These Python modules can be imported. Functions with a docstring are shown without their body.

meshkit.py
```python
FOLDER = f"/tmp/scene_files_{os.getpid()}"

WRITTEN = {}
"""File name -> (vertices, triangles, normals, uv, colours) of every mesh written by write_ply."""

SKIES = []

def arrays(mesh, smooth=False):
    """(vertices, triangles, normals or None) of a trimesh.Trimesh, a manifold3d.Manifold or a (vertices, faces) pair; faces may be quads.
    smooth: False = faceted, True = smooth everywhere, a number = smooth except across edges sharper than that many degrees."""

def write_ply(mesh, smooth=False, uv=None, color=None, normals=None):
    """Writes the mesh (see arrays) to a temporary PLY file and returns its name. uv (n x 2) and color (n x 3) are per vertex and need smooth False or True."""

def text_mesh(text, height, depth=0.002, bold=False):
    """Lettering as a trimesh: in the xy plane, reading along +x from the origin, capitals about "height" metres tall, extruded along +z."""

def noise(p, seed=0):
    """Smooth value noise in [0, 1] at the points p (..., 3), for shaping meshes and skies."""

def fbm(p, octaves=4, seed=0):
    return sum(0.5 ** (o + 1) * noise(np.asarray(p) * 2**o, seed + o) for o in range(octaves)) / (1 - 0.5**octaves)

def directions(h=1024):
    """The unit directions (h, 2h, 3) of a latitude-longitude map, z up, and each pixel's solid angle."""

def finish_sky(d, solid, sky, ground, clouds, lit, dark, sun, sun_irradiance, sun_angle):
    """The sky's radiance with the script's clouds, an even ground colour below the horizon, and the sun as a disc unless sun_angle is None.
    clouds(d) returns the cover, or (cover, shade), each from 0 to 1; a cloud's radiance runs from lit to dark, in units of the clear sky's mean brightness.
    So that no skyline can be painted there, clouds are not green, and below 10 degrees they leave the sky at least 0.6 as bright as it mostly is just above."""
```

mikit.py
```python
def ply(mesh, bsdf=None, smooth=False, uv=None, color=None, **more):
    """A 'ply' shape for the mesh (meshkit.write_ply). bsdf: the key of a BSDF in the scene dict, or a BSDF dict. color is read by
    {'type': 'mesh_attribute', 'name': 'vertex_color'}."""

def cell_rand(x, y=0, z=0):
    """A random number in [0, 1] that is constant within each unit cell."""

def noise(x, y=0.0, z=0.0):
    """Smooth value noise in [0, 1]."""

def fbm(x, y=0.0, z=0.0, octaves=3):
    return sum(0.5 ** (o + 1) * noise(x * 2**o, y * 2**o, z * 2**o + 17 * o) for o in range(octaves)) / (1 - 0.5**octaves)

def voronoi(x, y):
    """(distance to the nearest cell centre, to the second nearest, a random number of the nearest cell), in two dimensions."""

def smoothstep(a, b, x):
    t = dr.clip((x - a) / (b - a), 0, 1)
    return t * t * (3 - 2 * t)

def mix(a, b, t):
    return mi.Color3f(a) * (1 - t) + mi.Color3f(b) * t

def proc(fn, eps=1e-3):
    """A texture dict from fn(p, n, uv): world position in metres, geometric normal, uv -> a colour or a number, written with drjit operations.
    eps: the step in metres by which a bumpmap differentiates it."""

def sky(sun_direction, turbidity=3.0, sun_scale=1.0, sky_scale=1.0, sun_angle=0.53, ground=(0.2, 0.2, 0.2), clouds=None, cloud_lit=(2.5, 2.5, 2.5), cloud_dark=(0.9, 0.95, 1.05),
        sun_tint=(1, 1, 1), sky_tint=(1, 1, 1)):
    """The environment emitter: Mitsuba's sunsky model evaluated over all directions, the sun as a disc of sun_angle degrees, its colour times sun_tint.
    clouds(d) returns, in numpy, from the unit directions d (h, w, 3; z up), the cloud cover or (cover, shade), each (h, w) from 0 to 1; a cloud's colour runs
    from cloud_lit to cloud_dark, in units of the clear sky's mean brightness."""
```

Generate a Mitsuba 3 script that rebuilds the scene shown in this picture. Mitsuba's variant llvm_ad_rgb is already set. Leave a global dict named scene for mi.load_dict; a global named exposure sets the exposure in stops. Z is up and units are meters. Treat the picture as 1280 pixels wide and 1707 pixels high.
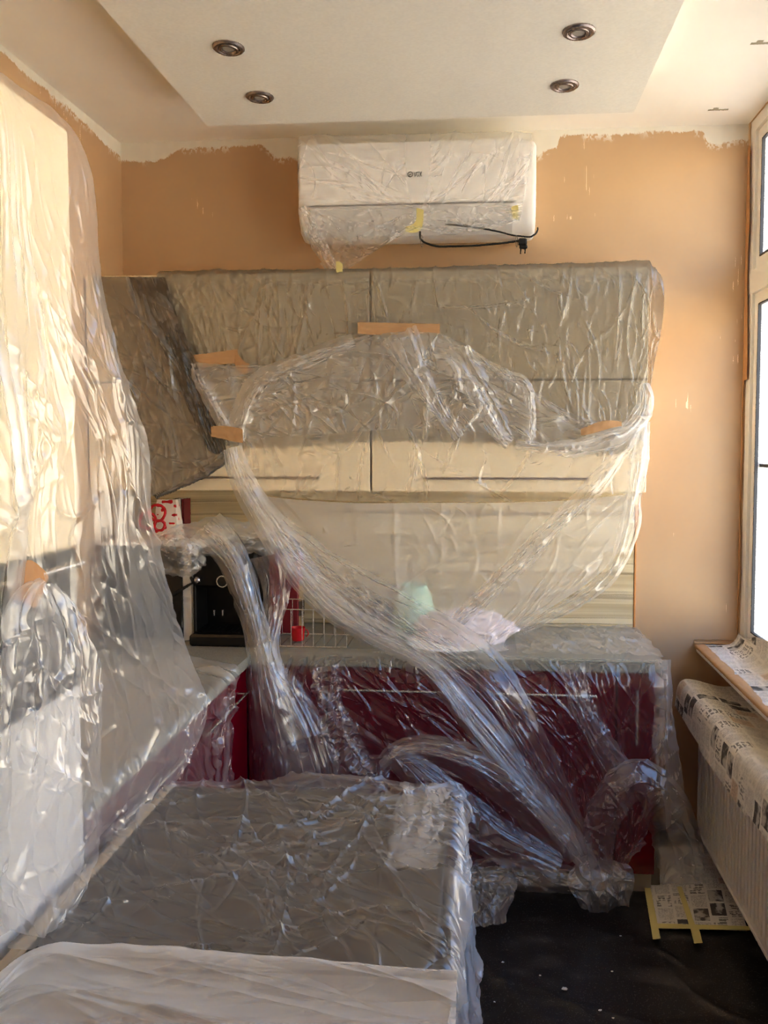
import math, numpy as np, trimesh, mitsuba as mi, drjit as dr
from scipy.interpolate import RectBivariateSpline
import mikit, meshkit
from mikit import proc, noise, fbm, smoothstep, mix, cell_rand
T = mi.ScalarTransform4f
scene, labels = {}, {}

# ------------------------------------------------------------------ camera, sky, exposure
F, CX, CY, EYE = 1350.0, 700.0, 815.0, np.array([0.0, 0.0, 1.65])
_th = math.atan((CY - 738) / F); _ps = math.atan((808 - CX) / F * math.cos(_th))
FW = np.array([-math.sin(_ps) * math.cos(_th), math.cos(_ps) * math.cos(_th), -math.sin(_th)])
RT = np.array([math.cos(_ps), math.sin(_ps), 0.0]); UP = np.cross(RT, FW)
scene['camera'] = {'type': 'perspective', 'fov': math.degrees(2 * math.atan(640 / F)), 'fov_axis': 'x', 'near_clip': 0.02,
                   'principal_point_offset_x': (640 - CX) / 1280, 'principal_point_offset_y': (853.5 - CY) / 1707,
                   'to_world': T().look_at(origin=EYE.tolist(), target=(EYE + FW).tolist(), up=UP.tolist())}
exposure = 4.5
scene['sky'] = mikit.sky([-0.62, 0.25, 0.75], turbidity=3.0, sun_scale=1.0, sky_scale=1.5, ground=(0.46, 0.43, 0.38))

# ------------------------------------------------------------------ helpers
def ray(px, py): return FW + RT * (px - CX) / F + UP * (CY - py) / F
def at(px, py, Y): d = ray(px, py); return EYE + d * Y / d[1]          # the point of the room seen there at depth Y
def atz(px, py, Z): d = ray(px, py); return EYE + d * (Z - EYE[2]) / d[2]
def atx(px, py, X): d = ray(px, py); return EYE + d * X / d[0]
def rgb(*c):
    c = np.array(c, float) / 255
    return [float(x) for x in np.where(c <= 0.04045, c / 12.92, ((c + 0.055) / 1.055) ** 2.4)]
def cat(*m): return trimesh.util.concatenate([x for x in m])
def box(x0, x1, y0, y1, z0, z1, b=0.002):
    b = min(b, (x1 - x0) / 3, (y1 - y0) / 3, (z1 - z0) / 3)
    p = []
    for X, sx in ((x0, 1), (x1, -1)):
        for Y, sy in ((y0, 1), (y1, -1)):
            for Z, sz in ((z0, 1), (z1, -1)):
                p += [(X + sx * b, Y + sy * b, Z), (X + sx * b, Y, Z + sz * b), (X, Y + sy * b, Z + sz * b)]
    return trimesh.convex.convex_hull(np.array(p))
def tube(pts, r, n=10, closed=False):
    p = np.asarray(pts, float); r = np.broadcast_to(r, (len(p),))
    t = np.gradient(p, axis=0); t /= np.linalg.norm(t, axis=1, keepdims=True) + 1e-12
    a = np.cross(t[0], [0, 0, 1.0] if abs(t[0][2]) < 0.9 else [1.0, 0, 0]); a /= np.linalg.norm(a); A = []
    for k in range(len(p)):
        a = a - t[k] * (a @ t[k]); a /= np.linalg.norm(a); A.append(a)
    A = np.array(A); B = np.cross(t, A); g = np.arange(n) * 2 * np.pi / n
    v = (p[:, None] + r[:, None, None] * (np.cos(g)[None, :, None] * A[:, None] + np.sin(g)[None, :, None] * B[:, None])).reshape(-1, 3)
    f = []
    for i in range(len(p) - 1):
        for j in range(n):
            q = [i * n + j, i * n + (j + 1) % n, (i + 1) * n + (j + 1) % n, (i + 1) * n + j]
            f += [[q[0], q[1], q[2]], [q[0], q[2], q[3]]]
    m = len(v); v = np.vstack([v, p[0], p[-1]])
    for j in range(n):
        f += [[m, (j + 1) % n, j], [m + 1, m - n + j, m - n + (j + 1) % n]]
    return trimesh.Trimesh(v, np.array(f), process=False)
def curve(pts, n=40):
    p = np.asarray(pts, float); s = np.r_[0, np.cumsum(np.linalg.norm(np.diff(p, axis=0), axis=1))]
    from scipy.interpolate import PchipInterpolator
    return PchipInterpolator(s, p)(np.linspace(0, s[-1], n))
def lathe(prof, n=40, axis='z', loc=(0, 0, 0)):
    m = trimesh.creation.revolve(np.array(prof, float), sections=n)
    if axis == 'y': m.apply_transform(trimesh.transformations.rotation_matrix(np.pi / 2, [1, 0, 0]))
    if axis == 'x': m.apply_transform(trimesh.transformations.rotation_matrix(np.pi / 2, [0, 1, 0]))
    m.apply_translation(loc); return m
def text(s, h, d, x, y, z, bold=False):                     # lettering on a wall that faces the camera (towards -y)
    m = meshkit.text_mesh(s, h, d, bold); v = m.vertices.copy()
    m.vertices = np.c_[x + v[:, 0], y - v[:, 2], z + v[:, 1]]; return m
def add(key, mesh, mat, smooth=False, label=None, category=None, group=None, kind=None, **kw):
    base, k = key, 1
    while key in scene: key = f'{base}_{k:03d}'; k += 1
    scene[key] = mikit.ply(mesh, mat, smooth, **kw)
    tag(key, label, category, group, kind); return key
def tag(key, label=None, category=None, group=None, kind=None):
    d = {k: v for k, v in (('label', label), ('category', category), ('group', group), ('kind', kind)) if v}
    if d: labels[key] = {**labels.get(key, {}), **d}
USED = set()
def thing(name, label, category, group=None):
    base, k = name, 1
    while name in USED or name in scene: name = f'{base}_{k:03d}'; k += 1
    USED.add(name); tag(name, label, category, group); return name

# ------------------------------------------------------------------ materials
def tw(d): return {'type': 'twosided', 'bsdf': d}
def pr(c, rough=0.5, spec=0.5, **k):
    c = c if isinstance(c, dict) else {'type': 'rgb', 'value': list(c)}
    return tw({'type': 'principled', 'base_color': c, 'roughness': rough, 'specular': spec, **k})
def film_bsdf(opacity, color, gloss, alpha=0.1):             # thin plastic: clear, a little milky, and shiny on both sides
    return {'type': 'mask', 'opacity': opacity, 'bsdf': tw({'type': 'blendbsdf', 'weight': gloss,
            'a': {'type': 'diffuse', 'reflectance': {'type': 'rgb', 'value': color}},
            'b': {'type': 'roughconductor', 'material': 'none', 'alpha': alpha, 'specular_reflectance': {'type': 'rgb', 'value': [.95, .95, .95]}}})}
M = {}
def mat(name, d): scene['material_' + name] = d; return 'material_' + name

TAN, TANL, WHITE = rgb(187, 154, 117), rgb(198, 166, 129), rgb(228, 224, 212)
def wall_paint(p, n, uv):
    # ragged white cut-in band under the ceiling; brush strokes give its lower edge
    x, y, z = p.x, p.y, p.z
    s = dr.select(n.x > 0.5, y + 7.0, x)
    prof = dr.select(n.x > 0.5, 2.886 - 0.03 * smoothstep(9.95, 10.3, s),
           2.838 + 0.050 * smoothstep(-1.38, -1.26, s) - 0.050 * smoothstep(-0.94, -0.86, s) - 0.02 * smoothstep(-0.84, -0.78, s) + 0.032 * smoothstep(0.20, 0.27, s) + 0.042 * smoothstep(0.284, 0.30, s) - 0.046 * smoothstep(0.86, 0.885, s))
    edge = prof + 0.012 * (noise(s * 14, 3.0) - 0.5) + 0.010 * (noise(s * 70, z * 60) - 0.5) + 0.008 * (noise(s * 240, z * 120) - 0.5)
    band = smoothstep(-0.004, 0.004, z - edge)
    dry = smoothstep(0.42, 0.62, noise(s * 150, z * 110)) * smoothstep(-0.03, -0.0, z - edge) * smoothstep(0.40, 0.6, noise(s * 9, 8.0))
    band = dr.maximum(band, dry * 0.8)
    c = mix(TAN, TANL, fbm(s * 2.2, z * 1.7, 0.3))
    c = mix(c, rgb(182, 142, 104), 0.45 * smoothstep(0.58, 0.75, fbm(s * 1.3 + 5, z * 1.1, 2.0)))
    scr = smoothstep(0.92, 0.94, noise(s * 170, z * 13.0 + 5 * noise(s * 11, 2.0))) * smoothstep(0.80, 0.84, noise(s * 5 + 4, z * 3.7 + 1.3))
    c = mix(c, rgb(240, 214, 180), scr)
    return mix(c, WHITE, band * (0.9 + 0.1 * noise(s * 40, z * 12)))
mat('wall', tw({'type': 'bumpmap', 'arbitrary': proc(lambda p, n, uv: 0.0010 * fbm((p.x + p.y) * 120, p.z * 120), 1e-3), 'scale': 1.0,
    'bsdf': {'type': 'principled', 'base_color': proc(wall_paint), 'roughness': 0.6, 'specular': 0.3}}) if False else pr(proc(wall_paint), 0.55, 0.35))
mat('ceiling', pr(proc(lambda p, n, uv: mix(rgb(226, 222, 211), rgb(234, 231, 222), fbm(p.x * 3, p.y * 3, 1.0))), 0.75, 0.2))
mat('panel_paint', pr(proc(lambda p, n, uv: mix(rgb(214, 212, 203), rgb(224, 222, 213), 0.6 * noise(p.x * 160, p.y * 160) + 0.4 * fbm(p.x * 2, p.y * 2))), 0.75, 0.2))
mat('plain_wall', pr(TANL, 0.7, 0.2)); mat('rear_wall', pr(rgb(120, 104, 88), 0.7, 0.2))
mat('floor', pr(rgb(120, 112, 100), 0.6))
mat('white_frame', pr(rgb(226, 224, 218), 0.35))
mat('seal', pr(rgb(60, 62, 66), 0.6))
mat('glass', {'type': 'thindielectric', 'int_ior': 1.5})
mat('facade', pr(proc(lambda p, n, uv: mix(rgb(222, 216, 196), rgb(236, 231, 214), fbm(p.y * 0.8, p.z * 0.8))), 0.9, 0.1))
mat('cream', pr(rgb(238, 222, 190), 0.25, 0.5))
mat('cream_dull', pr(rgb(222, 206, 176), 0.5, 0.4)); mat('carcass', pr(rgb(70, 62, 52), 0.6, 0.3))
mat('red', pr(rgb(92, 2, 20), 0.16, 0.6))
mat('red_body', pr(rgb(90, 8, 24), 0.4, 0.5))
mat('steel', tw({'type': 'roughconductor', 'material': 'Al', 'alpha': 0.25, 'specular_reflectance': {'type': 'rgb', 'value': [.78, .77, .75]}}))
mat('dark_steel', tw({'type': 'roughconductor', 'material': 'Cr', 'alpha': 0.22, 'specular_reflectance': {'type': 'rgb', 'value': [.55, .5, .45]}}))
mat('chrome', tw({'type': 'roughconductor', 'material': 'Cr', 'alpha': 0.06}))
mat('worktop', pr(proc(lambda p, n, uv: mix(rgb(116, 116, 108), rgb(138, 138, 128), noise(p.x * 300, p.y * 300, p.z * 300))), 0.4, 0.5))
mat('plinth', pr(rgb(170, 160, 146), 0.45))
def zebra(p, n, uv):
    w = p.z * 1.0 + 0.012 * fbm(p.x * 2.0, p.z * 9.0) + 0.004 * noise(p.x * 7, p.z * 40)
    g = fbm(w * 46, p.x * 0.5, 1.7, octaves=4)
    l = smoothstep(0.60, 0.74, fbm(w * 95 + 13, p.x * 0.35, 6.1, octaves=3))
    c = mix(rgb(214, 200, 166), rgb(188, 170, 132), smoothstep(0.35, 0.65, g))
    return mix(c, rgb(128, 108, 80), 0.75 * l)
mat('zebra', pr(proc(zebra), 0.4, 0.4))
mat('brown_edge', pr(rgb(196, 132, 72), 0.55))
mat('table', pr(proc(lambda p, n, uv: mix(rgb(58, 52, 46), rgb(68, 61, 54), fbm(p.x * 7, p.y * 40))), 0.5, 0.4))
mat('beige_edge', pr(rgb(158, 138, 112), 0.5))
mat('black_gloss', pr(rgb(10, 10, 11), 0.12, 0.5))
mat('black', pr(rgb(8, 8, 9), 0.45, 0.2))
mat('black_rubber', pr(rgb(20, 20, 20), 0.6, 0.3))
mat('appliance_white', pr(rgb(232, 231, 228), 0.3))
mat('ac_white', pr(rgb(236, 234, 232), 0.28))
mat('ac_grey', pr(rgb(205, 203, 202), 0.35))
mat('logo', pr(rgb(44, 44, 46), 0.4))
mat('radiator', pr(rgb(224, 216, 205), 0.35))
mat('kraft', pr(proc(lambda p, n, uv: mix(rgb(172, 132, 92), rgb(190, 150, 108), fbm(p.x * 30, p.y * 30, p.z * 90))), 0.6, 0.3))
mat('tape_yellow', pr(rgb(208, 196, 128), 0.65, 0.3))
mat('tape_orange', pr(rgb(180, 132, 88), 0.6, 0.3))
def black_film(p, n, uv):
    dust = smoothstep(0.5, 0.8, fbm(p.x * 5, p.y * 9, 3.0)) * 0.5 + 0.4 * smoothstep(0.78, 0.82, noise(p.x * 300, p.y * 300))
    return mix(rgb(24, 24, 25), rgb(62, 60, 58), dust)
mat('black_film', pr(proc(black_film), 0.30, 0.5))
def news(p, n, uv):
    u, v = uv.x, uv.y                                        # metres on the sheet
    col = dr.floor(u / 0.062); cu = u / 0.062 - col
    row = dr.floor(v / 0.085 + 0.5 * cell_rand(col, 3)); rv = v / 0.085 + 0.5 * cell_rand(col, 3) - row
    r = cell_rand(col, row, 5)
    incol = smoothstep(0.06, 0.09, cu) * (1 - smoothstep(0.91, 0.94, cu))
    inrow = smoothstep(0.04, 0.07, rv) * (1 - smoothstep(0.92, 0.95, rv))
    lines = smoothstep(0.4, 0.5, dr.abs(v / 0.0042 - dr.floor(v / 0.0042) - 0.5) * 2) * smoothstep(0.30, 0.42, noise(u * 420, dr.floor(v / 0.0042) * 7))
    head = smoothstep(0.4, 0.5, noise(u * 130, dr.floor(v / 0.017) * 3.0)) * smoothstep(0.25, 0.3, dr.abs(v / 0.017 - dr.floor(v / 0.017) - 0.5) * 2)
    photo = 0.35 + 0.65 * smoothstep(0.30, 0.62, fbm(u * 45, v * 45, 2.0))
    ink = dr.select(r > 0.84, photo * 0.9, dr.select(r > 0.74, head * 0.7, lines * 0.5)) * incol * inrow
    paper = mix(rgb(214, 209, 199), rgb(226, 222, 213), fbm(u * 20, v * 20))
    paper = mix(paper, rgb(206, 178, 150), 0.7 * (r > 0.52) * (r < 0.56) * inrow)
    return mix(paper, rgb(38, 36, 38), ink)
mat('newspaper', pr(proc(news), 0.8, 0.15))
mat('paper_white', pr(rgb(224, 222, 214), 0.8, 0.1))
mat('gift', pr(proc(lambda p, n, uv: mix(rgb(232, 222, 210), rgb(190, 30, 40), smoothstep(0.72, 0.76, noise(p.x * 60, p.y * 60, p.z * 60)))), 0.5))
mat('bright_red', pr(rgb(190, 22, 32), 0.35))
mat('book_white', pr(rgb(214, 214, 216), 0.6)); mat('book_red', pr(rgb(96, 16, 24), 0.6)); mat('book_dark', pr(rgb(46, 42, 48), 0.6))
mat('mint', pr(rgb(160, 206, 184), 0.35)); mat('cloth', pr(rgb(222, 212, 220), 0.9, 0.1)); mat('tan_jar', pr(rgb(158, 128, 92), 0.4)); mat('brown_dark', pr(rgb(60, 44, 34), 0.4))
mat('pot_grey', pr(rgb(96, 92, 94), .3, .5)); mat('chip', pr(rgb(226, 222, 214), 0.8))
# films
mat('film_clear', film_bsdf(0.09, [.90, .90, .92], 0.80, 0.06))
mat('film', film_bsdf(0.14, [.90, .90, .92], 0.66, 0.06))
mat('film_milky', film_bsdf(0.22, [.90, .90, .91], 0.45, 0.07))
mat('film_table', film_bsdf(0.12, [.90, .90, .92], 0.62, 0.07))
mat('film_sheer', {'type': 'thindielectric', 'int_ior': 1.52})
mat('film_thin', film_bsdf(0.10, [.90, .90, .92], 0.55, 0.07))
mat('film_flap', film_bsdf(0.66, [.86, .85, .83], 0.14, 0.12))
mat('film_haze', film_bsdf(0.40, [.90, .88, .84], 0.20, 0.12))
mat('film_dense', film_bsdf(0.44, [.91, .90, .89], 0.36, 0.09))
mat('film_grey', film_bsdf(0.55, rgb(108, 102, 91), 0.14, 0.12))
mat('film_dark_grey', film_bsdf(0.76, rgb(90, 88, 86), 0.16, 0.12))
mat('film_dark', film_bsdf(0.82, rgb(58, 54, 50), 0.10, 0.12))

# ------------------------------------------------------------------ the room
W, XL, XR, ZC, YR = 3.39, -1.54, 1.04, 2.915, -1.7
def slab(x0, x1, y0, y1, z0, z1): return box(x0, x1, y0, y1, z0, z1, 1e-4)
add('floor', slab(XL - .1, XR + .3, YR - .1, W + .1, -.1, 0), 'material_floor', kind='structure', label='floor under the dust sheets')
add('ceiling', slab(XL - .1, XR + .3, YR - .1, W + .1, ZC, ZC + .15), 'material_ceiling', kind='structure', label='cream painted ceiling')
ZP = 2.80
pa, pb = atz(348, 213, ZP), atz(1058, 184, ZP)
add('ceiling__dropped_panel', slab(pa[0], pb[0], YR + .5, (pa[1] + pb[1]) / 2, ZP, ZC + .001), 'material_panel_paint', label='lowered plasterboard panel with spotlights')
# two scuffs where fittings were taken off
for px, py in ((1196, 183), (1270, 72)):
    c = atz(px, py, ZC)
    m = cat(box(c[0] - .035, c[0] + .04, c[1] - .006, c[1] + .006, ZC - .0012, ZC + .001, .0004), box(c[0] - .02, c[0] + .0, c[1] - .02, c[1] + .003, ZC - .0011, ZC + .001, .0004))
    add('ceiling__scuff_mark', m, mat('scuff', pr(rgb(150, 142, 122), .8)) if px == 1196 else 'material_scuff', label='grey scuff mark')
add('wall_back', slab(XL - .1, XR + .3, W, W + .15, 0, ZC), 'material_wall', kind='structure', label='tan painted wall with a ragged white band under the ceiling')
add('wall_left', slab(XL - .15, XL, YR, W, 0, ZC), 'material_wall', kind='structure', label='tan painted wall on the left')
add('wall_rear', slab(XL, XR + .3, YR - .15, YR, 0, ZC), 'material_rear_wall', kind='structure')
WY0, WY1, WZ0, WZ1 = 1.35, 3.375, 0.80, 2.914            # window opening
VY0, VY1, VZ0, VZ1 = -1.45, -0.25, 0.85, 2.45            # a second window, beside the camera
def around(xa, xb): return cat(slab(xa, xb, YR, W, 0, WZ0), slab(xa, xb, VY1, WY0, WZ0, ZC), slab(xa, xb, WY0, W, WZ1, ZC), slab(xa, xb, WY1, W, WZ0, WZ1),
    slab(xa, xb, YR, VY0, WZ0, ZC), slab(xa, xb, VY0, VY1, WZ0, VZ0), slab(xa, xb, VY0, VY1, VZ1, ZC))
add('wall_right', around(XR, XR + .09), 'material_plain_wall', kind='structure', label='wall under the window')
add('wall_right__outer_reveal', around(XR + .09, XR + .28), 'material_facade', label='pale outer reveal of the window')
# window: outer frame, mullion, transom, sashes, panes
x0, x1 = XR + .005, XR + .075
ZT0, ZT1, YM = 2.235, 2.325, 2.40
fr = [box(x0, x1, WY1 - .055, WY1, WZ0, WZ1), box(x0, x1, WY0, WY0 + .06, WZ0, WZ1), box(x0, x1, WY0, WY1, WZ1 - .05, WZ1), box(x0, x1, WY0, WY1, WZ0, WZ0 + .05),
      box(x0, x1, YM - .04, YM + .04, WZ0, WZ1), box(x0 - .002, x1, WY0, WY1, ZT0, ZT1)]
add('window_1', cat(*fr), 'material_white_frame', kind='structure', label='white framed window')
for ya, yb in ((WY0 + .06, YM - .04), (YM + .04, WY1 - .055)):
    for za, zb in ((WZ0 + .05, ZT0), (ZT1, WZ1 - .05)):
        s = .045; X0, X1 = x0 + .012, x1 - .01
        add('window_1__sash', cat(box(X0, X1, ya, ya + s, za, zb), box(X0, X1, yb - s, yb, za, zb), box(X0, X1, ya, yb, za, za + s), box(X0, X1, ya, yb, zb - s, zb)), 'material_white_frame')
        g = .006
        add('window_1__seal', cat(box(X0 - .002, X0 + .01, ya + s, ya + s + g, za + s, zb - s, .0005), box(X0 - .002, X0 + .01, yb - s - g, yb - s, za + s, zb - s, .0005),
            box(X0 - .002, X0 + .01, ya + s, yb - s, za + s, za + s + g, .0005), box(X0 - .002, X0 + .01, ya + s, yb - s, zb - s - g, zb - s, .0005)), 'material_seal')
        X = (X0 + X1) / 2
        add('window_1__pane', trimesh.Trimesh([[X, ya + s, za + s], [X, yb - s, za + s], [X, yb - s, zb - s], [X, ya + s, zb - s]], [[0, 1, 2], [0, 2, 3]], process=False), 'material_glass')
        if za < 1: add('window_1__glazing_bar', box(X - .006, X + .006, ya + s, yb - s, 1.555, 1.567, .001), 'material_seal')
add('window_2', cat(box(x0, x1, VY0, VY0 + .07, VZ0, VZ1), box(x0, x1, VY1 - .07, VY1, VZ0, VZ1), box(x0, x1, VY0, VY1, VZ0, VZ0 + .07), box(x0, x1, VY0, VY1, VZ1 - .07, VZ1)), 'material_white_frame', kind='structure', label='second white window beside the camera')
X = (x0 + x1) / 2
add('window_2__pane', trimesh.Trimesh([[X, VY0 + .07, VZ0 + .07], [X, VY1 - .07, VZ0 + .07], [X, VY1 - .07, VZ1 - .07], [X, VY0 + .07, VZ1 - .07]], [[0, 1, 2], [0, 2, 3]], process=False), 'material_glass')
# the house across the street
add('facing_building__wall', slab(15.0, 15.4, -40, 90, -6, 6), 'material_facade')
tag('facing_building', 'pale yellow house wall seen through the window', 'building')
# window sill
add('window_sill', box(.875, XR + .02, WY0 - .1, W - .002, .785, .82, .004), 'material_white_frame', kind='structure', label='white window sill')
add('baseboard_back', box(.63, XR, W - .014, W, 0, .07, .003), mat('dark_skirting', pr(rgb(96, 84, 72), .6)), kind='structure')

# ------------------------------------------------------------------ kitchen furniture
YB, YU = 2.88, 3.04                                       # fronts of the base and of the wall cabinets
def bar_handle(p0, p1, r=.005, off=(0, -.03, 0)):
    p0, p1, off = (np.array(v, float) for v in (p0, p1, off)); d = (p1 - p0) * .06
    return cat(tube([p0 + off, p1 + off], r, 10), tube([p0 + d, p0 + d + off], r * .8, 8), tube([p1 - d, p1 - d + off], r * .8, 8))
base = [(-.868, -.575, 'v', -.659, 'dark red base cabinet with an upright bar handle in the kitchen corner'),
        (-.572, -.022, 'h', (-.504, -.112), 'dark red base cabinet with a level bar handle, right of the corner cabinet'),
        (-.019, .470, 'h', (.036, .396), 'dark red base cabinet with a level bar handle, left of the narrow end cabinet'),
        (.473, .614, 'v', .538, 'narrow dark red base cabinet with an upright bar handle at the radiator end')]
for a, b, kind, h, lab in base:
    c = thing('base_cabinet', lab, 'cabinet', 'red base cabinets along the back wall')
    add(c + '__body', box(a, b, YB + .019, W - .003, .1, .84), 'material_red_body')
    add(c + '__door', box(a + .002, b - .002, YB, YB + .018, .102, .836, .0015), 'material_red')
    add(c + '__door__handle', bar_handle((h, YB, .586), (h, YB, .783)) if kind == 'v' else bar_handle((h[0], YB, .757), (h[1], YB, .757)), 'material_steel', 30, label='brushed steel bar handle')
for k, (a, b, lab) in enumerate([(2.27, YB - .002, 'dark red base cabinet at the left wall, the one by the kitchen corner'), (1.67, 2.267, 'dark red base cabinet at the left wall beside the tall cabinet')]):
    c = thing('side_cabinet', lab, 'cabinet', 'red cabinets at the left wall')
    add(c + '__body', box(XL + .003, -.889, a, b, .1, .84), 'material_red_body')
    add(c + '__door', box(-.888, -.870, a + .002, b - .002, .102, .836, .0015), 'material_red')
    add(c + '__door__handle', bar_handle((-.87, a + .08, .76), (-.87, b - .08, .76), off=(.03, 0, 0)), 'material_steel', 30)
add('kickboard', box(-.84, .612, YB + .045, YB + .06, .001, .099), 'material_plinth', label='pale beige kickboard under the red base cabinets', category='kickboard')
import shapely.geometry as sg
poly = sg.Polygon([(XL + .003, 1.668), (-.848, 1.668), (-.848, 2.856), (.628, 2.856), (.628, W - .003), (XL + .003, W - .003)])
wt = trimesh.creation.extrude_polygon(poly, .038, engine='earcut'); wt.apply_translation([0, 0, .842])
add('worktop', wt, 'material_worktop', label='grey L-shaped kitchen worktop on the red cabinets', category='worktop')
add('splashback__panel', box(XL + .004, .616, W - .012, W - .002, .882, 1.462, .001), 'material_zebra')
add('splashback__edge_trim', box(.617, .624, W - .016, W - .002, .882, 1.462, .001), 'material_brown_edge', label='brown edge trim')
tag('splashback', 'zebra wood grain splashback panel above the worktop', 'panel')
for a, b, ha, hb, lab in [(-1.536, -.431, -1.129, -.624, 'cream wall cabinet in the left corner, its lift doors under grey film'), (-.428, .596, -.224, .386, 'cream wall cabinet on the right beneath the air conditioner')]:
    c = thing('wall_cabinet', lab, 'cabinet', 'cream wall cabinets')
    add(c + '__body', box(a, b, YU + .021, W - .003, 1.465, 2.288), 'material_cream_dull')
    add(c + '__front_gasket', cat(box(a + .004, b - .004, YU + .0192, YU + .0208, 1.876, 1.889, .0002), box(a + .0005, a + .006, YU + .0192, YU + .0208, 1.47, 2.285, .0002), box(b - .006, b - .0005, YU + .0192, YU + .0208, 1.47, 2.285, .0002)), 'material_carcass', label='dark gap between the doors')
    add(c + '__upper_door', box(a + .003, b - .003, YU, YU + .019, 1.886, 2.288, .0015), 'material_cream')
    add(c + '__lower_door', box(a + .003, b - .003, YU, YU + .019, 1.467, 1.879, .0015), 'material_cream')
    add(c + '__lower_door__handle', cat(box(ha, hb, YU - .012, YU - .001, 1.512, 1.5165, .0008), box(ha, hb, YU - .004, YU - .0005, 1.5168, 1.5205, .0005)), 'material_dark_steel', label='slim dark strip handle')
c = thing('tall_cabinet', 'tall cream cabinet at the left wall under hanging plastic film', 'cabinet')
TY0, TY1, TX = 1.06, 1.664, -.87
add(c + '__body', box(XL + .003, TX - .021, TY0, TY1, .0, 2.30), 'material_cream_dull')
add(c + '__upper_door', box(TX - .02, TX, TY0 + .002, TY1, 1.432, 2.298), 'material_cream')
add(c + '__side_panel', box(XL + .003, TX - .0205, TY1 + .0002, TY1 + .003, .0, 2.30, .0005), 'material_cream')
c = thing('built_in_oven', 'black glass built-in oven behind film in the tall cabinet', 'oven')
add(c + '__door', box(TX - .02, TX - .002, TY0 + .004, TY1 - .004, 1.13, 1.425), 'material_black_gloss')
add(c + '__door__handle', bar_handle((TX, TY0 + .05, 1.40), (TX, TY1 - .05, 1.40), .007, (.035, 0, 0)), 'material_steel', 30)
add(c + '__lower_front', box(TX - .02, TX, TY0 + .004, TY1 - .004, .42, 1.126), 'material_appliance_white', label='white front below the oven')
add(c + '__base_grille', box(TX - .02, TX - .006, TY0 + .004, TY1 - .004, .02, .416), 'material_black')

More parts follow.
